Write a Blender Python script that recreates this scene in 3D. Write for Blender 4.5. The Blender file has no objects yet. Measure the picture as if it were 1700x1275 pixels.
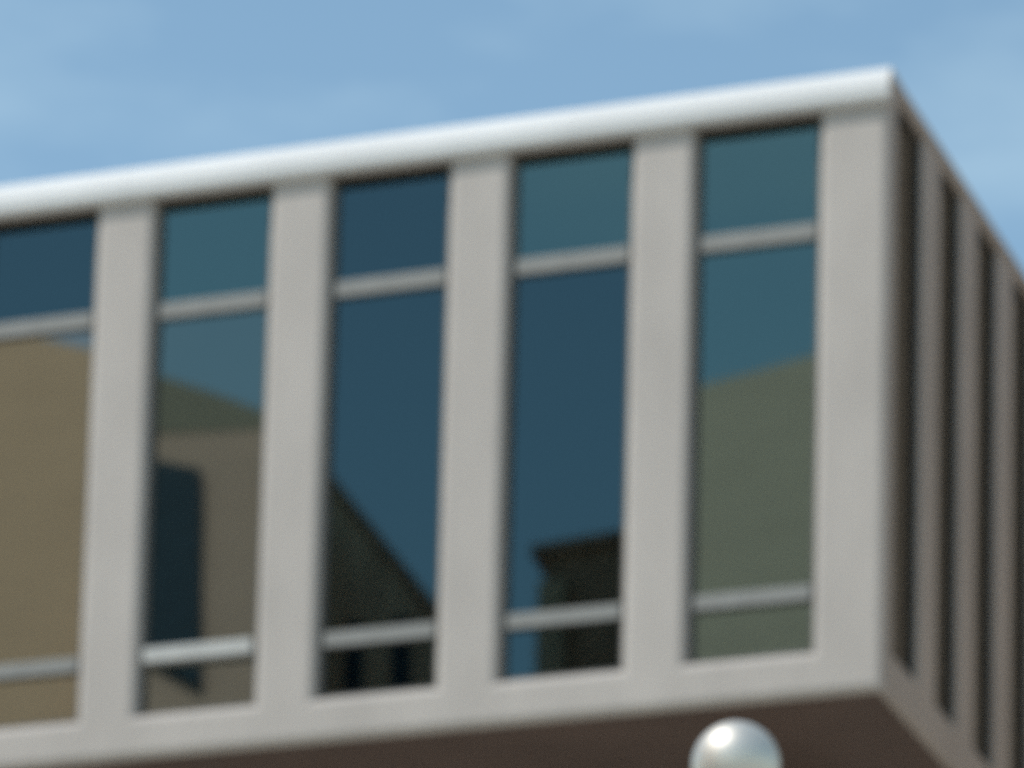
import bpy, bmesh, math, random
from mathutils import Vector, Matrix
R = math.radians
random.seed(7)
sc = bpy.context.scene

# ------------------------------------------------------------------ camera
cam = bpy.data.cameras.new('camera')
cam.sensor_fit = 'HORIZONTAL'; cam.sensor_width = 36.0
cam.lens = 183.85; cam.shift_x = 0.0; cam.shift_y = 1.0156
cam.clip_start = 0.1; cam.clip_end = 3000
co = bpy.data.objects.new('camera', cam); sc.collection.objects.link(co)
r = Vector((0.9390854, 0.3427970, 0.0246722)); u = Vector((0.0403965, -0.1813849, 0.9825821)); f = Vector((-0.3413014, 0.9217319, 0.1841838))
mw = Matrix((r, u, -f)).transposed().to_4x4(); mw.translation = (8.295, -28.38, 1.6)
co.matrix_world = mw
cam.dof.use_dof = True                      # the lens is set nearer than the building
cam.dof.focus_distance = 5.5
cam.dof.aperture_fstop = 9.2
sc.camera = co

# ------------------------------------------------------------------ sky and sun
SUN_EL, SUN_AZ = R(57), R(48)               # azimuth: degrees to the left of the facade's outward normal (-y)
sdir = Vector((-math.sin(SUN_AZ) * math.cos(SUN_EL), -math.cos(SUN_AZ) * math.cos(SUN_EL), math.sin(SUN_EL)))
w = bpy.data.worlds.new('World'); sc.world = w; w.use_nodes = True
nt = w.node_tree; bg = nt.nodes['Background']
sky = nt.nodes.new('ShaderNodeTexSky'); sky.sky_type = 'NISHITA'; sky.sun_disc = False
sky.sun_elevation = SUN_EL; sky.sun_rotation = math.atan2(sdir.x, sdir.y)
sky.altitude = 0; sky.air_density = 1.0; sky.dust_density = 0.1; sky.ozone_density = 0.4
# faint wisps of high cloud
tc = nt.nodes.new('ShaderNodeTexCoord'); mp = nt.nodes.new('ShaderNodeMapping'); mp.inputs['Scale'].default_value = (3.0, 3.0, 9.0)
mp.inputs['Location'].default_value = (0.35,0,0)
mp.inputs['Rotation'].default_value = (0.2, 0.1, 0.6)
ns = nt.nodes.new('ShaderNodeTexNoise'); ns.inputs['Scale'].default_value = 2.2; ns.inputs['Detail'].default_value = 5; ns.inputs['Roughness'].default_value = 0.55
rp = nt.nodes.new('ShaderNodeValToRGB'); rp.color_ramp.elements[0].position = 0.45; rp.color_ramp.elements[1].position = 0.85
rp.color_ramp.elements[1].color = (0.25, 0.25, 0.25, 1)
mx = nt.nodes.new('ShaderNodeMix'); mx.data_type = 'RGBA'; mx.inputs[7].default_value = (7.0, 7.8, 8.6, 1)
L = nt.links.new
L(tc.outputs['Generated'], mp.inputs[0]); L(mp.outputs[0], ns.inputs['Vector']); L(ns.outputs['Fac'], rp.inputs[0])
L(rp.outputs[0], mx.inputs[0]); L(sky.outputs[0], mx.inputs[6]); tint = nt.nodes.new('ShaderNodeMix'); tint.data_type = 'RGBA'; tint.blend_type = 'MULTIPLY'; tint.inputs[0].default_value = 1.0; tint.inputs[7].default_value = (0.99, 1.075, 0.945, 1)
L(mx.outputs[2], tint.inputs[6]); L(tint.outputs[2], bg.inputs['Color'])
bg.inputs['Strength'].default_value = 0.14
sun = bpy.data.lights.new('sun', 'SUN'); sun.energy = 3.0; sun.angle = R(0.53); sun.color = (1.0, 0.95, 0.87)
so = bpy.data.objects.new('sun', sun); sc.collection.objects.link(so)
so.rotation_euler = sdir.to_track_quat('Z', 'Y').to_euler(); so.location = (-20, -30, 60)
sc.view_settings.view_transform = 'Standard'; sc.view_settings.look = 'None'
sc.view_settings.gamma = 1.0; sc.view_settings.exposure = 0.35
sc.cycles.use_denoising = False
sc.cycles.max_bounces = 7; sc.cycles.diffuse_bounces = 3; sc.cycles.transparent_max_bounces = 8; sc.cycles.caustics_reflective = False; sc.cycles.caustics_refractive = False

# ------------------------------------------------------------------ materials
def mat(name, col, rough=0.7, metal=0.0, var=0.12, scale=3.0, bump=0.0, bscale=60.0, stretch=(1, 1, 1), spec=0.4):
    m = bpy.data.materials.new(name); m.use_nodes = True; t = m.node_tree; b = t.nodes['Principled BSDF']
    b.inputs['Roughness'].default_value = rough; b.inputs['Metallic'].default_value = metal; b.inputs['Specular IOR Level'].default_value = spec
    c = t.nodes.new('ShaderNodeTexCoord'); mp = t.nodes.new('ShaderNodeMapping'); mp.inputs['Scale'].default_value = stretch
    n = t.nodes.new('ShaderNodeTexNoise'); n.inputs['Scale'].default_value = scale; n.inputs['Detail'].default_value = 6; n.inputs['Roughness'].default_value = 0.6
    rr = t.nodes.new('ShaderNodeValToRGB'); e = rr.color_ramp.elements
    e[0].position = 0.3; e[1].position = 0.7
    e[0].color = tuple(x * (1 - var) for x in col) + (1,); e[1].color = tuple(min(1, x * (1 + var)) for x in col) + (1,)
    k = t.links.new
    k(c.outputs['Object'], mp.inputs[0]); k(mp.outputs[0], n.inputs['Vector']); k(n.outputs['Fac'], rr.inputs[0]); k(rr.outputs[0], b.inputs['Base Color'])
    if bump:
        n2 = t.nodes.new('ShaderNodeTexNoise'); n2.inputs['Scale'].default_value = bscale; n2.inputs['Detail'].default_value = 4
        bp = t.nodes.new('ShaderNodeBump'); bp.inputs['Strength'].default_value = bump; bp.inputs['Distance'].default_value = 0.01
        k(c.outputs['Object'], n2.inputs['Vector']); k(n2.outputs['Fac'], bp.inputs['Height']); k(bp.outputs[0], b.inputs['Normal'])
    return m

def glass(name, refl, trans, fac=0.8):
    """coated window glass: a tinted mirror coat over a dark, slightly see-through body"""
    m = bpy.data.materials.new(name); m.use_nodes = True; t = m.node_tree; t.nodes.remove(t.nodes['Principled BSDF'])
    out = t.nodes['Material Output']
    g = t.nodes.new('ShaderNodeBsdfGlossy'); g.inputs['Color'].default_value = refl + (1,); g.inputs['Roughness'].default_value = 0.02
    tr = t.nodes.new('ShaderNodeBsdfTransparent'); tr.inputs['Color'].default_value = trans + (1,)
    ad = t.nodes.new('ShaderNodeAddShader')
    c = t.nodes.new('ShaderNodeTexCoord'); n = t.nodes.new('ShaderNodeTexNoise'); n.inputs['Scale'].default_value = 1.1; n.inputs['Detail'].default_value = 1
    bp = t.nodes.new('ShaderNodeBump'); bp.inputs['Strength'].default_value = 0.10; bp.inputs['Distance'].default_value = 0.003
    k = t.links.new
    k(c.outputs['Object'], n.inputs['Vector']); k(n.outputs['Fac'], bp.inputs['Height']); k(bp.outputs[0], g.inputs['Normal'])
    k(g.outputs[0], ad.inputs[0]); k(tr.outputs[0], ad.inputs[1]); k(ad.outputs[0], out.inputs['Surface'])
    return m

M = dict(
    concrete=mat('pale_precast_concrete', (0.418, 0.383, 0.358), 0.85, var=0.09, scale=1.6, bump=0.15, stretch=(1, 1, 0.45)),
    coping=mat('white_coated_metal', (0.62, 0.625, 0.63), 0.75, 0.0, var=0.08, scale=0.7, spec=0.25),
    soffit=mat('brown_painted_soffit', (0.105, 0.073, 0.062), 0.8, var=0.15, scale=1.2),
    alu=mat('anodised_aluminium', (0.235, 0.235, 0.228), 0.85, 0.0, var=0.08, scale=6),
    dark=mat('dark_bronze_frame', (0.09, 0.09, 0.085), 0.6, var=0.2),
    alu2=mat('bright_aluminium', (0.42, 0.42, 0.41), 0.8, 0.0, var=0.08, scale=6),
    plaster=mat('interior_plaster', (0.45, 0.43, 0.40), 0.9, var=0.05),
    carpet=mat('interior_carpet', (0.10, 0.10, 0.11), 0.95, var=0.15),
    basewall=mat('base_wall_render', (0.30, 0.28, 0.25), 0.9, var=0.1),
    roofing=mat('gravel_roofing', (0.28, 0.27, 0.25), 0.95, var=0.2, scale=20),
    steel=mat('satin_steel', (0.56, 0.54, 0.50), 0.50, 0.65, var=0.04, scale=4),
    paving=mat('pale_plaza_paving', (0.46, 0.43, 0.37), 0.9, var=0.12, scale=0.4),
    tan=mat('tan_stucco', (0.80, 0.64, 0.42), 0.9, var=0.06, scale=0.8),
    brown=mat('brown_stucco', (0.92, 0.56, 0.42), 0.9, var=0.06, scale=0.8),
    tile=mat('olive_grey_tiles', (0.44, 0.35, 0.25), 0.9, var=0.12, scale=5),
    slate=mat('black_slate', (0.46, 0.29, 0.20), 0.85, var=0.25, scale=4),
    stone=mat('sooty_stone', (0.85, 0.58, 0.42), 0.9, var=0.3, scale=1.5, stretch=(2.5, 1, 0.3)),
    stone2=mat('weathered_stone', (0.62, 0.47, 0.33), 0.9, var=0.2, scale=1.5),
    olive=mat('olive_grey_render', (0.95, 0.63, 0.46), 0.9, var=0.06, scale=0.8),
    void=mat('dark_window_void', (0.045, 0.085, 0.12), 0.9, var=0.2, spec=0.05),
    brick=mat('brown_brick', (0.46, 0.375, 0.31), 0.9, var=0.2, scale=4, stretch=(1, 1, 3)),
    bronze=glass('bronze_glass', (0.10, 0.097, 0.09), (0.10, 0.10, 0.10)),
    teal=glass('teal_coated_glass', (0.098, 0.148, 0.138), (0.10, 0.12, 0.13)),
    blue=glass('blue_coated_glass', (0.062, 0.095, 0.100), (0.08, 0.10, 0.12)),
    mid=glass('grey_coated_glass', (0.125, 0.158, 0.145), (0.10, 0.12, 0.12)),
    clear=glass('pale_coated_glass', (0.225, 0.205, 0.178), (0.10, 0.11, 0.11)),
)

# ------------------------------------------------------------------ helpers
C = sc.collection
def obj(name, bm, m, parent=None, smooth=False):
    bmesh.ops.recalc_face_normals(bm, faces=bm.faces[:])
    me = bpy.data.meshes.new(name); bm.to_mesh(me); bm.free()
    if smooth:
        for p in me.polygons: p.use_smooth = True
    me.materials.append(M[m])
    o = bpy.data.objects.new(name, me); C.objects.link(o)
    if parent: o.parent = parent
    return o
def link_mesh(name, me, parent, loc=(0, 0, 0)):
    o = bpy.data.objects.new(name, me); C.objects.link(o); o.parent = parent; o.location = loc
    return o
def tag(o, label=None, cat=None, group=None, kind=None):
    for k, v in (('label', label), ('category', cat), ('group', group), ('kind', kind)):
        if v: o[k] = v
    return o
def thing(name, label, cat, loc, rz=0.0, group=None):
    o = bpy.data.objects.new(name, None); C.objects.link(o); o.location = loc; o.rotation_euler.z = rz
    o.empty_display_size = 0.5
    return tag(o, label, cat, group)
def box(bm, x0, x1, y0, y1, z0, z1, bev=0.0, seg=2):
    vs = [bm.verts.new((x, y, z)) for x in (x0, x1) for y in (y0, y1) for z in (z0, z1)]
    fs = [(0, 1, 3, 2), (4, 6, 7, 5), (0, 4, 5, 1), (2, 3, 7, 6), (0, 2, 6, 4), (1, 5, 7, 3)]
    faces = [bm.faces.new([vs[i] for i in q]) for q in fs]
    if bev:
        es = list({e for fc in faces for e in fc.edges})
        bmesh.ops.bevel(bm, geom=es, offset=bev, segments=seg, profile=0.5, affect='EDGES')
def nb(): return bmesh.new()
def prism(bm, poly, z0, z1):
    a = [bm.verts.new((x, y, z0)) for x, y in poly]; b = [bm.verts.new((x, y, z1)) for x, y in poly]
    bm.faces.new(a[::-1]); bm.faces.new(b)
    n = len(poly)
    for i in range(n): bm.faces.new((a[i], a[(i + 1) % n], b[(i + 1) % n], b[i]))
def profile_x(bm, prof, x0, x1):
    """closed (y,z) profile swept along x"""
    a = [bm.verts.new((x0, y, z)) for y, z in prof]; b = [bm.verts.new((x1, y, z)) for y, z in prof]
    bm.faces.new(a); bm.faces.new(b[::-1]); n = len(prof)
    for i in range(n): bm.faces.new((a[i], b[i], b[(i + 1) % n], a[(i + 1) % n]))

# ------------------------------------------------------------------ ground
bm = nb(); s = 1500
bm.faces.new([bm.verts.new(p) for p in ((-s, -s, 0), (s, -s, 0), (s, s, 0), (-s, s, 0))])
tag(obj('plaza_ground', bm, 'paving'), kind='structure')

# ------------------------------------------------------------------ the office building (local z = 0 at the underside of the raised storey)
Z0 = 11.589
office = thing('office_building', 'pale concrete office block with tall narrow windows and projecting upper storey', 'building', (0, 0, 0))
BAY, PIER, CORNER = 1.2, 0.402, 0.439
SILL, HEAD, TOP = 0.282, 3.705, 3.92
GLASS_Y = 0.105
HEAD2 = 3.80
NB = 8                                     # bays on the front
BAY2, PIER2, NB2 = 0.891, 0.385, 10         # flank
LEFT, BACK = -CORNER - NB * BAY - 0.05, 10.4

def pierced_wall(length_edges, z_edges, holes, depth, rnd):
    """wall slab in the x-z plane, front at y=0, with rectangular holes; every front edge of a hole and the lower edge are rounded"""
    bm = nb(); xs, zs = length_edges, z_edges
    fv = {}; bv = {}
    def V(i, j, d, y):
        if (i, j) not in d: d[(i, j)] = bm.verts.new((xs[i], y, zs[j]))
        return d[(i, j)]
    solid = {(i, j) for i in range(len(xs) - 1) for j in range(len(zs) - 1)} - holes
    for i, j in solid:
        q = ((i, j), (i + 1, j), (i + 1, j + 1), (i, j + 1))
        bm.faces.new([V(a, b, fv, 0.0) for a, b in q])
        bm.faces.new([V(a, b, bv, depth) for a, b in q][::-1])
        for (a, b), (di, dj) in ((((i, j), (i + 1, j)), (0, -1)), (((i + 1, j), (i + 1, j + 1)), (1, 0)), (((i + 1, j + 1), (i, j + 1)), (0, 1)), (((i, j + 1), (i, j)), (-1, 0))):
            if (i + di, j + dj) not in solid:
                bm.faces.new((V(*a, fv, 0), V(*b, fv, 0), V(*b, bv, depth), V(*a, bv, depth)))
    bmesh.ops.recalc_face_normals(bm, faces=bm.faces[:])
    bmesh.ops.dissolve_limit(bm, angle_limit=0.01, verts=bm.verts[:], edges=bm.edges[:])
    es = []
    for e in bm.edges:
        a, b = e.verts
        if abs(a.co.y) < 1e-6 and abs(b.co.y) < 1e-6 and len(e.link_faces) == 2 and e.calc_face_angle(0) > 1 and not (abs(a.co.z - zs[-1]) < 1e-6 and abs(b.co.z - zs[-1]) < 1e-6):
            es.append(e)
    bmesh.ops.bevel(bm, geom=es, offset=rnd, segments=5, profile=0.5, affect='EDGES', clamp_overlap=True)
    return bm

# front wall
xs = [LEFT]; holes = set()
for k in range(NB, 0, -1):
    x1 = -CORNER - (k - 1) * BAY; xs += [x1 - (BAY - PIER), x1]
xs.append(0.0)
for k in range(NB): holes.add((1 + 2 * k, 1))
front = obj('front_wall', pierced_wall(xs, [0.0, SILL, HEAD, TOP - 0.065], holes, 0.17, 0.055), 'concrete', office)
front.location.z = Z0
# flank wall
ys = [0.29]; y = 1.156 - PIER2; holes2 = set()
ys = [0.282]; n = 0
ye = []
first = 1.156 - PIER2                       # near edge of the first pier on the flank
ye = [0.172]
for k in range(NB2):
    a = first + k * BAY2; ye += [a, a + PIER2]
ye[-1] = BACK
for k in range(NB2): holes2.add((2 * k, 1))
bmf = pierced_wall(ye, [0.0, SILL, HEAD2, TOP - 0.05], holes2, 0.28, 0.022)
flank = obj('flank_wall', bmf, 'concrete', office)
flank.rotation_euler.z = R(90); flank.location = (0, 0, Z0)

# coping along the front: sections of folded metal with a rounded nose
def coping_profile(dy=0.0):
    p = [(0.30, TOP - 0.03), (0.006, TOP - 0.003), (-0.004, TOP), (-0.012, TOP - 0.006), (-0.060, TOP - 0.106), (-0.064, TOP - 0.118), (-0.060, TOP - 0.190), (-0.054, TOP - 0.206), (-0.038, TOP - 0.220)]
    p += [(-0.004, TOP - 0.222), (-0.004, TOP - 0.06), (0.30, TOP - 0.058)]
    return p
cx = [LEFT - 0.02, -8.1, -5.02, -2.0, 0.012]
for i in range(len(cx) - 1):
    bm = nb(); profile_x(bm, coping_profile(), cx[i] + 0.001, cx[i + 1] - 0.001)
    o = obj('coping', bm, 'coping', office); o.location.z = Z0
    o.rotation_euler.x = 0.0
# lower coping of the flank
bm = nb(); profile_x(bm, [(0.30, TOP - 0.03), (-0.004, TOP - 0.015), (-0.012, TOP - 0.03), (-0.012, TOP - 0.09), (0.0, TOP - 0.092), (0.0, TOP - 0.046), (0.30, TOP - 0.046)], 0.06, BACK)
o = obj('flank_coping', bm, 'concrete', office); o.rotation_euler.z = R(90); o.location = (0, 0, Z0)

# windows
def frame_mesh(wd, h, rails, dep=0.06, jamb=0.03):
    bm = nb()
    box(bm, 0, jamb, 0, dep, 0, h, 0.004, 1); box(bm, wd - jamb, wd, 0, dep, 0, h, 0.004, 1)
    box(bm, jamb, wd - jamb, 0.002, dep, 0, 0.03, 0.003, 1); box(bm, jamb, wd - jamb, 0.002, dep, h - 0.014, h, 0.003, 1)
    return bm
def rail_mesh(wd, hh, proud):
    bm = nb(); box(bm, 0.03, wd - 0.03, -proud, 0.05, -hh / 2, hh / 2, 0.003, 1)
    return bm
wd = BAY - PIER
TOPRAIL, LOWRAIL = 2.965, 0.672
# glass kinds per window, from the corner leftwards: lower, middle, upper pane ; small set-in errors of the panes (degrees: about z, about x)
kinds = [('teal', 'teal', 'teal'), ('blue', 'blue', 'teal'), ('blue', 'blue', 'blue'), ('mid', 'mid', 'teal'), ('clear', 'clear', 'blue'), ('teal', 'blue', 'teal'), ('blue', 'teal', 'teal'), ('teal', 'teal', 'blue')]
for k in range(NB):
    x1 = -CORNER - k * BAY; x0 = x1 - wd
    fr = obj('window', frame_mesh(wd, HEAD - SILL, None), 'dark', office); fr.location = (x0, GLASS_Y - 0.03, Z0 + SILL)
    for z, hh, pr in ((TOPRAIL, 0.105, 0.010), (LOWRAIL, 0.095, 0.05 if k == 3 else 0.014)):
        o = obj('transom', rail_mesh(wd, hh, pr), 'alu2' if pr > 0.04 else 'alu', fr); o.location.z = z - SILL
    for i, (za, zb) in enumerate(((SILL + 0.03, LOWRAIL - 0.047), (LOWRAIL + 0.047, TOPRAIL - 0.052), (TOPRAIL + 0.052, HEAD - 0.014))):
        bm = nb(); box(bm, 0.03, wd - 0.03, 0.026, 0.034, za - SILL, zb - SILL)
        obj('pane', bm, kinds[k][i], fr)
for k in range(NB2):
    a = (ye[0] + 0.01 if k == 0 else first + (k - 1) * BAY2 + PIER2); b = first + k * BAY2
    fr = obj('flank_window', frame_mesh(b - a, HEAD2 - SILL, None, jamb=0.02), 'dark', office)
    fr.rotation_euler.z = R(90); fr.location = (-0.022, a, Z0 + SILL)
    bm = nb(); box(bm, 0.02, b - a - 0.02, 0.026, 0.034, 0.03, HEAD2 - 0.02 - SILL)
    obj('pane', bm, 'bronze', fr)

# rooms behind the glass, roof, underside and the recessed lower storeys
bm = nb(); box(bm, LEFT + 0.02, -0.30, 0.285, BACK - 0.3, 0.06, 0.24); o = obj('floor_slab', bm, 'carpet', office); o.location.z = Z0
bm = nb(); box(bm, LEFT + 0.02, -0.30, 0.285, BACK - 0.3, HEAD + 0.01, TOP - 0.14); o = obj('roof_slab', bm, 'plaster', office); o.location.z = Z0
bm = nb(); box(bm, LEFT + 0.02, -0.30, 3.2, 3.35, 0.245, HEAD + 0.005); o = obj('interior_wall', bm, 'plaster', office); o.location.z = Z0
bm = nb(); box(bm, LEFT + 0.02, -0.30, 0.31, BACK - 0.3, TOP - 0.135, TOP - 0.09); o = obj('roof_covering', bm, 'roofing', office); o.location.z = Z0
bm = nb(); box(bm, LEFT, LEFT + 0.25, 0.286, BACK, 0.0, TOP - 0.07); o = obj('end_wall', bm, 'concrete', office); o.location.z = Z0
bm = nb(); box(bm, LEFT + 0.26, -0.29, BACK - 0.28, BACK, 0.0, TOP - 0.07); o = obj('rear_wall', bm, 'concrete', office); o.location.z = Z0
bm = nb(); box(bm, LEFT + 0.03, -0.045, 0.05, BACK - 0.02, -0.008, -0.001); o = obj('soffit', bm, 'soffit', office); o.location.z = Z0
bm = nb(); box(bm, LEFT + 0.5, -3.0, 3.2, BACK - 0.1, 0.0, Z0 - 0.009); obj('lower_wall', bm, 'basewall', office)
for j in range(3):
    for i in range(3):
        bm = nb(); box(bm, -8.8 + i * 1.9, -7.6 + i * 1.9, 3.14, 3.19, 1.2 + j * 3.6, 3.4 + j * 3.6, 0.01, 1); obj('lower_window', bm, 'void', office)
for x in (-9.4, -4.9, -0.9):
    bm = nb(); box(bm, x - 0.2, x + 0.2, 1.6, 2.0, 0.0, Z0 - 0.009, 0.02, 2); obj('support_pillar', bm, 'concrete', office)

# ------------------------------------------------------------------ metal ball on a post, in front of the building
post = thing('ball_topped_post', 'shiny silver metal ball on a slim post below the concrete corner', 'post', (3.894, -14.796, 0))
RB, ZB = 0.126, 6.194
bm = nb(); bmesh.ops.create_uvsphere(bm, u_segments=48, v_segments=32, radius=RB)
o = obj('ball', bm, 'steel', post, smooth=True); o.location.z = ZB
def lathe(bm, prof, n=32):
    rings = [[bm.verts.new((rr * math.cos(2 * math.pi * i / n), rr * math.sin(2 * math.pi * i / n), z)) for i in range(n)] for rr, z in prof]
    for a, b in zip(rings, rings[1:]):
        for i in range(n): bm.faces.new((a[i], a[(i + 1) % n], b[(i + 1) % n], b[i]))
    bm.faces.new(rings[0][::-1]); bm.faces.new(rings[-1])
bm = nb(); lathe(bm, [(0.052, ZB - 0.17), (0.052, ZB - 0.14), (0.060, ZB - 0.135), (0.060, ZB - 0.112), (0.04, ZB - 0.105)]); obj('collar', bm, 'steel', post, smooth=False)
bm = nb(); lathe(bm, [(0.062, 0.02), (0.058, 1.0), (0.045, ZB - 0.165)]); obj('shaft', bm, 'steel', post, smooth=False)
bm = nb(); lathe(bm, [(0.15, 0.0), (0.15, 0.02), (0.08, 0.035), (0.075, 0.12), (0.064, 0.13)]); obj('base_plate', bm, 'steel', post, smooth=False)

# ------------------------------------------------------------------ the houses across the plaza that the windows mirror
def facade_windows(root, x0, x1, y, zs, n, m='void'):
    wdt = (x1 - x0) / (2 * n + 1)
    for z in zs:
        for i in range(n):
            bm = nb(); xa = x0 + wdt * (2 * i + 1); box(bm, xa, xa + wdt, y - 0.02, y + 0.04, z, z + 1.7, 0.01, 1); obj('window', bm, m, root)

# long building whose tan tiled roof faces the plaza
def roofed_block(name, label, e0, e1, r1, r0, wallmat, roofmat):
    """eave e0-e1 towards the plaza, ridge r0-r1 behind it, rear eave mirrored behind the ridge; all (x, y, z)"""
    t = thing(name, label, 'building', (0, 0, 0))
    b0 = (2 * r0[0] - e0[0], 2 * r0[1] - e0[1], e0[2]); b1 = (2 * r1[0] - e1[0], 2 * r1[1] - e1[1], e1[2])
    ring = (e0, e1, b1, b0)
    bm = nb()
    lo = [bm.verts.new((p[0], p[1], 0)) for p in ring]; up = [bm.verts.new((p[0], p[1], p[2] - 0.05)) for p in ring]
    bm.faces.new(lo); bm.faces.new(up[::-1])
    for i in range(4): bm.faces.new((lo[i], lo[(i + 1) % 4], up[(i + 1) % 4], up[i]))
    obj('wall', bm, wallmat, t)
    bm = nb()
    v = [bm.verts.new(p) for p in (e0, e1, r1, r0, b1, b0)]
    for q in ((0, 1, 2, 3), (3, 2, 4, 5), (1, 4, 2), (0, 3, 5), (0, 5, 4, 1)): bm.faces.new([v[i] for i in q])
    obj('roof', bm, roofmat, t)
    return t
roofed_block('tan_roofed_block', 'large tan roofed block mirrored in the leftmost window', (-16.972, -18.0, 17.918), (-13.563, -18.3, 17.918), (-17.773, -26.839, 26.326), (-23.329, -29.0, 28.827), 'tan', 'tan')
# brown roofed house with a dark roof opening and a hipped olive lantern roof above
t = thing('brown_roofed_house', 'brown roofed house with dark opening mirrored in second window from left', 'building', (0, 0, 0))
bl, br, tr, tl = Vector((-12.954, -17.0, 17.399)), Vector((-10.909, -17.0, 17.399)), Vector((-14.242, -24.577, 24.125)), Vector((-16.866, -25.0, 24.5))
bm = nb()
up = [bm.verts.new(p) for p in (bl, br, tr, tl)]; lo = [bm.verts.new((p.x, p.y, 0)) for p in (bl, br, tr, tl)]
bm.faces.new(up); bm.faces.new(lo[::-1])
for i in range(4): bm.faces.new((up[i], up[(i + 1) % 4], lo[(i + 1) % 4], lo[i]))
obj('wall', bm, 'brown', t)
nrm = (br - bl).cross(tl - bl).normalized()
op = [Vector(p) for p in ((-16.084, -24.108, 23.708), (-15.126, -23.612, 23.268), (-12.797, -18.624, 18.84), (-13.816, -19.402, 19.531))]
bm = nb(); A = [bm.verts.new(p + nrm * 0.03) for p in op]; B = [bm.verts.new(p - nrm * 0.1) for p in op]
bm.faces.new(A); bm.faces.new(B[::-1])
for i in range(4): bm.faces.new((A[i], A[(i + 1) % 4], B[(i + 1) % 4], B[i]))
obj('roof_opening', bm, 'void', t)
bm = nb()
ev = [bm.verts.new(p) for p in ((-16.85, -24.95, 24.49), (-14.2, -24.6, 24.14), (-15.9, -28.0, 24.3), (-18.3, -28.0, 24.5))]; ap = bm.verts.new((-17.753, -26.8, 26.254))
for k in range(4): bm.faces.new((ev[k], ev[(k + 1) % 4], ap))
bm.faces.new(ev[::-1]); obj('roof', bm, 'tile', t)
# dark house with one steep roof slope
t = thing('dark_steep_house', 'dark house with steep sloping roof mirrored in third window from left', 'building', (0, 0, 0))
gy0, gy1 = -22.62, -28.0
gp = [(-13.36, 0), (-11.5, 0), (-11.5, 20.55), (-13.36, 22.91)]
bm = nb(); a = [bm.verts.new((x, gy0, z)) for x, z in gp]; b = [bm.verts.new((x - 2.5, gy1, z)) for x, z in gp]
bm.faces.new(a); bm.faces.new(b[::-1])
for i in range(4): bm.faces.new((a[i], a[(i + 1) % 4], b[(i + 1) % 4], b[i]))
obj('wall', bm, 'stone', t)
rp_ = [(-13.36, 22.92), (-11.2, 20.18), (-11.12, 20.25), (-13.36, 23.06)]
bm = nb(); A = [bm.verts.new((x, gy0 + 0.1, z)) for x, z in rp_]; B = [bm.verts.new((x - 2.6, gy1 - 0.1, z)) for x, z in rp_]
bm.faces.new(A); bm.faces.new(B[::-1])
for i in range(4): bm.faces.new((A[i], A[(i + 1) % 4], B[(i + 1) % 4], B[i]))
obj('roof', bm, 'slate', t)
for x in (-12.75, -12.2):
    bm = nb(); box(bm, x - 0.11, x + 0.11, gy0 - 0.02, gy0 + 0.03, 19.2, 20.95, 0.01, 1); obj('window', bm, 'void', t)
# sooty stone tower
t = thing('sooty_stone_block', 'low black stone block mirrored in second window from the corner', 'building', (0, 0, 0))
bm = nb(); prism(bm, [(-10.42, -22.30), (-8.95, -22.05), (-9.6, -26.3), (-11.0, -26.3)], 0, 21.36); obj('wall', bm, 'slate', t)
bm = nb(); prism(bm, [(-10.55, -22.2), (-8.9, -21.95), (-9.5, -26.4), (-11.1, -26.4)], 21.364, 21.48); obj('parapet', bm, 'slate', t)
bm = nb(); prism(bm, [(-10.46, -22.26), (-10.12, -22.205), (-10.10, -22.10), (-10.44, -22.155)], 0, 21.04); obj('pilaster', bm, 'stone2', t)
# olive roofed block
roofed_block('olive_roofed_block', 'block with plain olive roof mirrored in the window nearest the corner', (-7.566, -18.0, 17.927), (-5.597, -18.0, 17.927), (-8.936, -29.0, 26.281), (-11.012, -27.881, 25.431), 'olive', 'olive')

# unseen brick block added on the right to shade and warm the flank
t = thing('added_brick_blocker', 'added unseen brown brick block that shades the flank', 'building', (0, 0, 0))
bm = nb(); box(bm, 4.2, 12.0, -3.0, 26.0, 0, 17.5); box(bm, 4.25, 11.9, 9.0, 26.0, 17.5, 26.0); obj('wall', bm, 'brick', t)
bm = nb(); box(bm, 4.1, 12.1, -3.1, 8.99, 17.504, 17.8, 0.02, 1); obj('parapet', bm, 'basewall', t)
for j in range(4):
    for i in range(2):
        bm = nb(); box(bm, 4.16, 4.21, -1.6 + i * 5.6, -0.5 + i * 5.6, 1.4 + j * 4.0, 3.6 + j * 4.0, 0.01, 1); obj('window', bm, 'void', t)
    for i in range(3):
        bm = nb(); box(bm, 5.2 + i * 2.3, 6.4 + i * 2.3, -3.04, -2.99, 1.4 + j * 4.0, 3.6 + j * 4.0, 0.01, 1); obj('window', bm, 'void', t)
